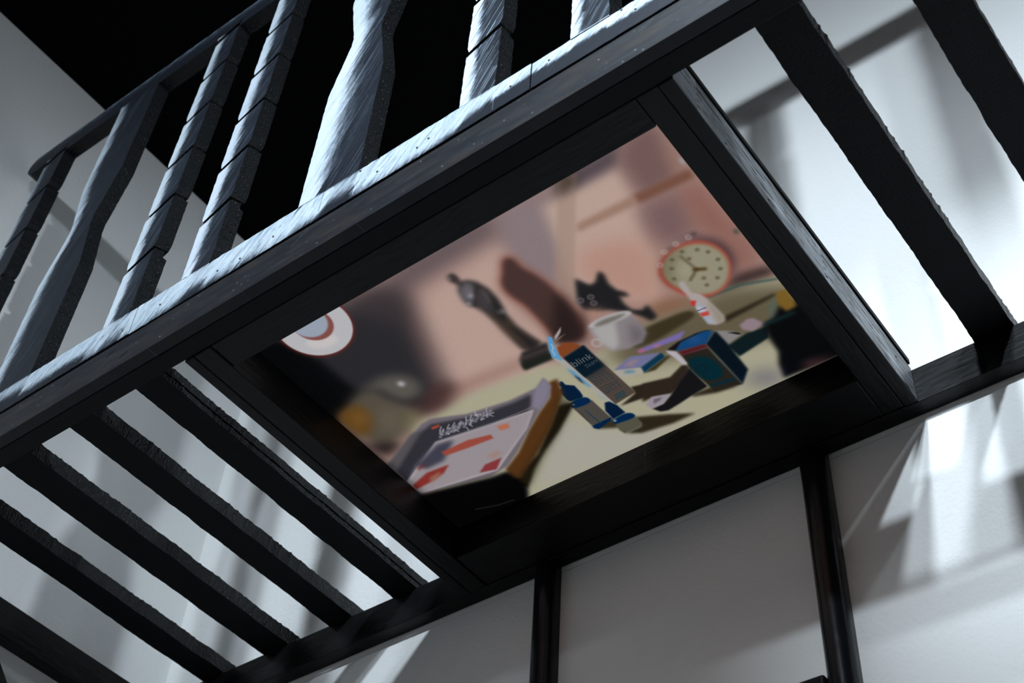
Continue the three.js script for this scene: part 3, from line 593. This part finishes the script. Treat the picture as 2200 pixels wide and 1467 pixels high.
  // the carton's print
  soft(0.35); c.fillStyle = 'rgb(108,106,104)'; c.save(); c.translate(258.5, 242.5); c.rotate(-0.02); c.font = '11px sans-serif'; c.fillText('blink', 0, 0, 25); c.restore();
  c.fillStyle = 'rgb(92,92,98)'; c.save(); c.translate(268, 250); c.rotate(-0.12); c.font = 'italic 7px serif'; c.fillText('Tears', 0, 0, 16); c.restore();
  soft(0.3);
  for (let i = 0; i < 9; i++) for (let j = 0; j < 5; j++) { c.fillStyle = 'rgba(20,52,66,0.8)'; const w = rr(2, 4.4); c.fillRect(262.5 + j * 4.4 + i * 0.12, 263 + i * 3.1 + rr(-0.2, 0.2) + (i > 4 ? 2 : 0), w, 1); }
  for (let i = 0; i < 3; i++) { c.fillStyle = 'rgba(0,66,80,0.9)'; c.fillRect(271 - i * 1.2, 297 + i * 2.9, 12, 1.2); }
  c.filter = 'none';
  // print grain
  const im = c.getImageData(0, 0, pic.width, pic.height), d = im.data; for (let i = 0; i < d.length; i += 4) { const g = (rnd() - 0.5) * 9; d[i] = clamp(d[i] + g, 0, 255); d[i + 1] = clamp(d[i + 1] + g, 0, 255); d[i + 2] = clamp(d[i + 2] + g, 0, 255); } c.putImageData(im, 0, 0);
}
const picTex = new THREE.CanvasTexture(pic); picTex.colorSpace = THREE.SRGBColorSpace; picTex.anisotropy = 8;
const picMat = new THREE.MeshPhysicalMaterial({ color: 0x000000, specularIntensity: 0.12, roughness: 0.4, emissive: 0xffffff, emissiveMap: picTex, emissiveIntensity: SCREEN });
{
  const a = V(-0.845, 1.05, -0.985), b = V(-0.315, 1.0534, -0.555), g = new THREE.BoxGeometry(b.x - a.x, b.y - a.y, b.z - a.z); g.translate((a.x + b.x) / 2, (a.y + b.y) / 2, (a.z + b.z) / 2);
  const p = g.attributes.position, uv = g.attributes.uv; for (let i = 0; i < p.count; i++) uv.setXY(i, (p.getX(i) - a.x) / (b.x - a.x), (p.getZ(i) - a.z) / (b.z - a.z));
  part('picture_sheet', g, picMat, frame, 'dimly glowing still life with an alarm clock, a dark statuette, a mug and eye drop cartons');
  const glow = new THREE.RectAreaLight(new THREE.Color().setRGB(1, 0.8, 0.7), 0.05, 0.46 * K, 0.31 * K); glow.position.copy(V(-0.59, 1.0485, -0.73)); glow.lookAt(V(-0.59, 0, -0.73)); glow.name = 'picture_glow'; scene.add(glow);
}

// ---------------------------------------------------------------- posts on the wall
function postGeo(x, y0, y1) { // a half-round post standing against the back wall
  const s = new THREE.Shape(), w = 0.0142, d = 0.021; s.moveTo(-w, 0); s.lineTo(-w, d * 0.35); s.absellipse(0, d * 0.35, w, d * 0.65, Math.PI, 0, true); s.lineTo(w, 0); s.closePath();
  const g = new THREE.ExtrudeGeometry(s, { depth: (y1 - y0), bevelEnabled: false, curveSegments: 24 }); g.scale(K, K, K); g.rotateX(-Math.PI / 2); g.scale(1, 1, -1);
  const idx = g.index; if (!idx) { const p = g.attributes.position.array, n = g.attributes.normal.array, u = g.attributes.uv.array; for (let i = 0; i < p.length / 9; i++) for (const [a, q] of [[p, 3], [n, 3], [u, 2]]) for (let k = 0; k < q; k++) { const s0 = (i * 3 + 1) * q + k, s1 = (i * 3 + 2) * q + k, t = a[s0]; a[s0] = a[s1]; a[s1] = t; } }
  const o = V(x, y0, WB + 0.0006); g.translate(o.x, o.y, o.z); return metreUV(g, 'y', x);
}
for (const [x, label] of [[-0.4285, 'glossy black half-round post on the wall with a side bar joined to it'], [-0.7605, 'black half-round post on the shaded wall between two plain panels']]) {
  const t = thing('wall_post', label, 'post', V(x, FLOOR, WB), 'posts on the wall below the balcony');
  part('post', postGeo(x, FLOOR + 0.001, T0 - 0.0006), gloss, t);
  for (const y of [0.955]) { const s = new THREE.CylinderGeometry(0.0042, 0.0042, 0.002, 14).rotateX(Math.PI / 2), p = V(x - 0.004, y, WB + 0.0212); s.translate(p.x, p.y, p.z); part('screw', s, gloss, t); }
}
{
  const t = thing('wall_bar', 'short black horizontal bar on the wall that meets the glossy post', 'bar', V(-0.6, 0.73, WB));
  part('bar', board(-0.7455, -0.4432, 0.71, 0.7405, WB + 0.0006, WB + 0.016, 'x', 0.006), gloss, t);
  const u = thing('wall_brace', 'slanting black brace on the side wall under the end of the balcony', 'brace', V(WL, 0.9, -0.85));
  const g = new RoundedBoxGeometry(0.018 * K, 0.032 * K, 0.40 * K, 2, 0.004); metreUV(g, 'z'); g.rotateX(-0.785); const c = V(WL + 0.0098, 0.823, -0.873); g.translate(c.x, c.y, c.z);
  part('strut', g, gloss, u);
}

// ---------------------------------------------------------------- lamps
const canMat = new THREE.MeshStandardMaterial({ color: new THREE.Color().setRGB(0.012, 0.012, 0.013), roughness: 0.5 });
const WHERE = ['track spotlight under the black ceiling, nearest to the side wall', 'track spotlight under the black ceiling, second from the side wall', 'track spotlight third from the side wall, a step farther out than the two beside it', 'track spotlight second farthest out from the balcony under the black ceiling', 'large unseen fill spotlight added deep in the room, farthest of all from the balcony', 'track spotlight at the open end of the row under the black ceiling'];
LAMPS.forEach((L, i) => {
  const at = V(...L.at), aim = V(...L.aim), t = thing('track_spotlight', WHERE[i], 'spotlight', at.clone(), 'track spotlights on the ceiling');
  const dir = aim.clone().sub(at).normalize(), q = new THREE.Quaternion().setFromUnitVectors(new THREE.Vector3(0, 0, 1), dir), R = 0.045;
  const prof = [[0.001, -0.17], [0.038, -0.17], [0.046, -0.16], [0.05, -0.02], [0.05, -0.004], [0.0465, -0.004], [0.0465, -0.03], [0.001, -0.03]].map(([x, y]) => new THREE.Vector2(x, y));
  const can = new THREE.LatheGeometry(prof, 32).rotateX(Math.PI / 2); can.applyQuaternion(q); const m = shade(new THREE.Mesh(can, canMat)); m.name = numbered('housing'); t.add(m);
  const top = (CEIL - L.at[1]) * K, rod = new THREE.CylinderGeometry(0.008, 0.008, top - 0.002, 12); rod.translate(-dir.x * 0.09, top / 2, -dir.z * 0.09); const r = shade(new THREE.Mesh(rod, canMat)); r.name = numbered('stem'); t.add(r);
  const lens = new THREE.CylinderGeometry(R, R, 0.006, 32).rotateX(Math.PI / 2); lens.translate(0, 0, -0.022); lens.applyQuaternion(q);
  const lm = new THREE.Mesh(lens, new THREE.MeshStandardMaterial({ color: 0x111111, emissive: L.colour, emissiveIntensity: 3 })); lm.name = numbered('lens'); t.add(lm);
  const s = new THREE.SpotLight(L.colour, L.power, 0, (L.cone * Math.PI) / 180, L.soft, 2); s.position.copy(at).addScaledVector(dir, 0.004); s.target.position.copy(aim); s.castShadow = true; s.shadow.radius = L.size; s.shadow.mapSize.set(2048, 2048); s.name = numbered('spot_beam');
  scene.add(s, s.target);
});
{ // a wide fill panel, added out of view to raise the ambient light
  const t = thing('fill_panel', 'wide dim fill panel added unseen on the ceiling at the far end of the room', 'panel', V(0.6, CEIL - 0.02, 2.3));
  part('housing', board(0.1, 1.3, CEIL - 0.03, CEIL - 0.001, 1.9, 2.9, 'x'), canMat, t);
  part('diffuser', plainBox(0.12, 1.28, CEIL - 0.034, CEIL - 0.0302, 1.92, 2.88), new THREE.MeshStandardMaterial({ color: 0x222222, emissive: WARM, emissiveIntensity: ROOMFILL }), t);
  const a = new THREE.RectAreaLight(WARM, ROOMFILL, 1.16 * K, 0.96 * K); a.position.copy(V(0.7, CEIL - 0.036, 2.4)); a.lookAt(V(0.7, 0, 2.4)); a.name = 'panel_fill'; scene.add(a);
}
renderer.render(scene, camera);
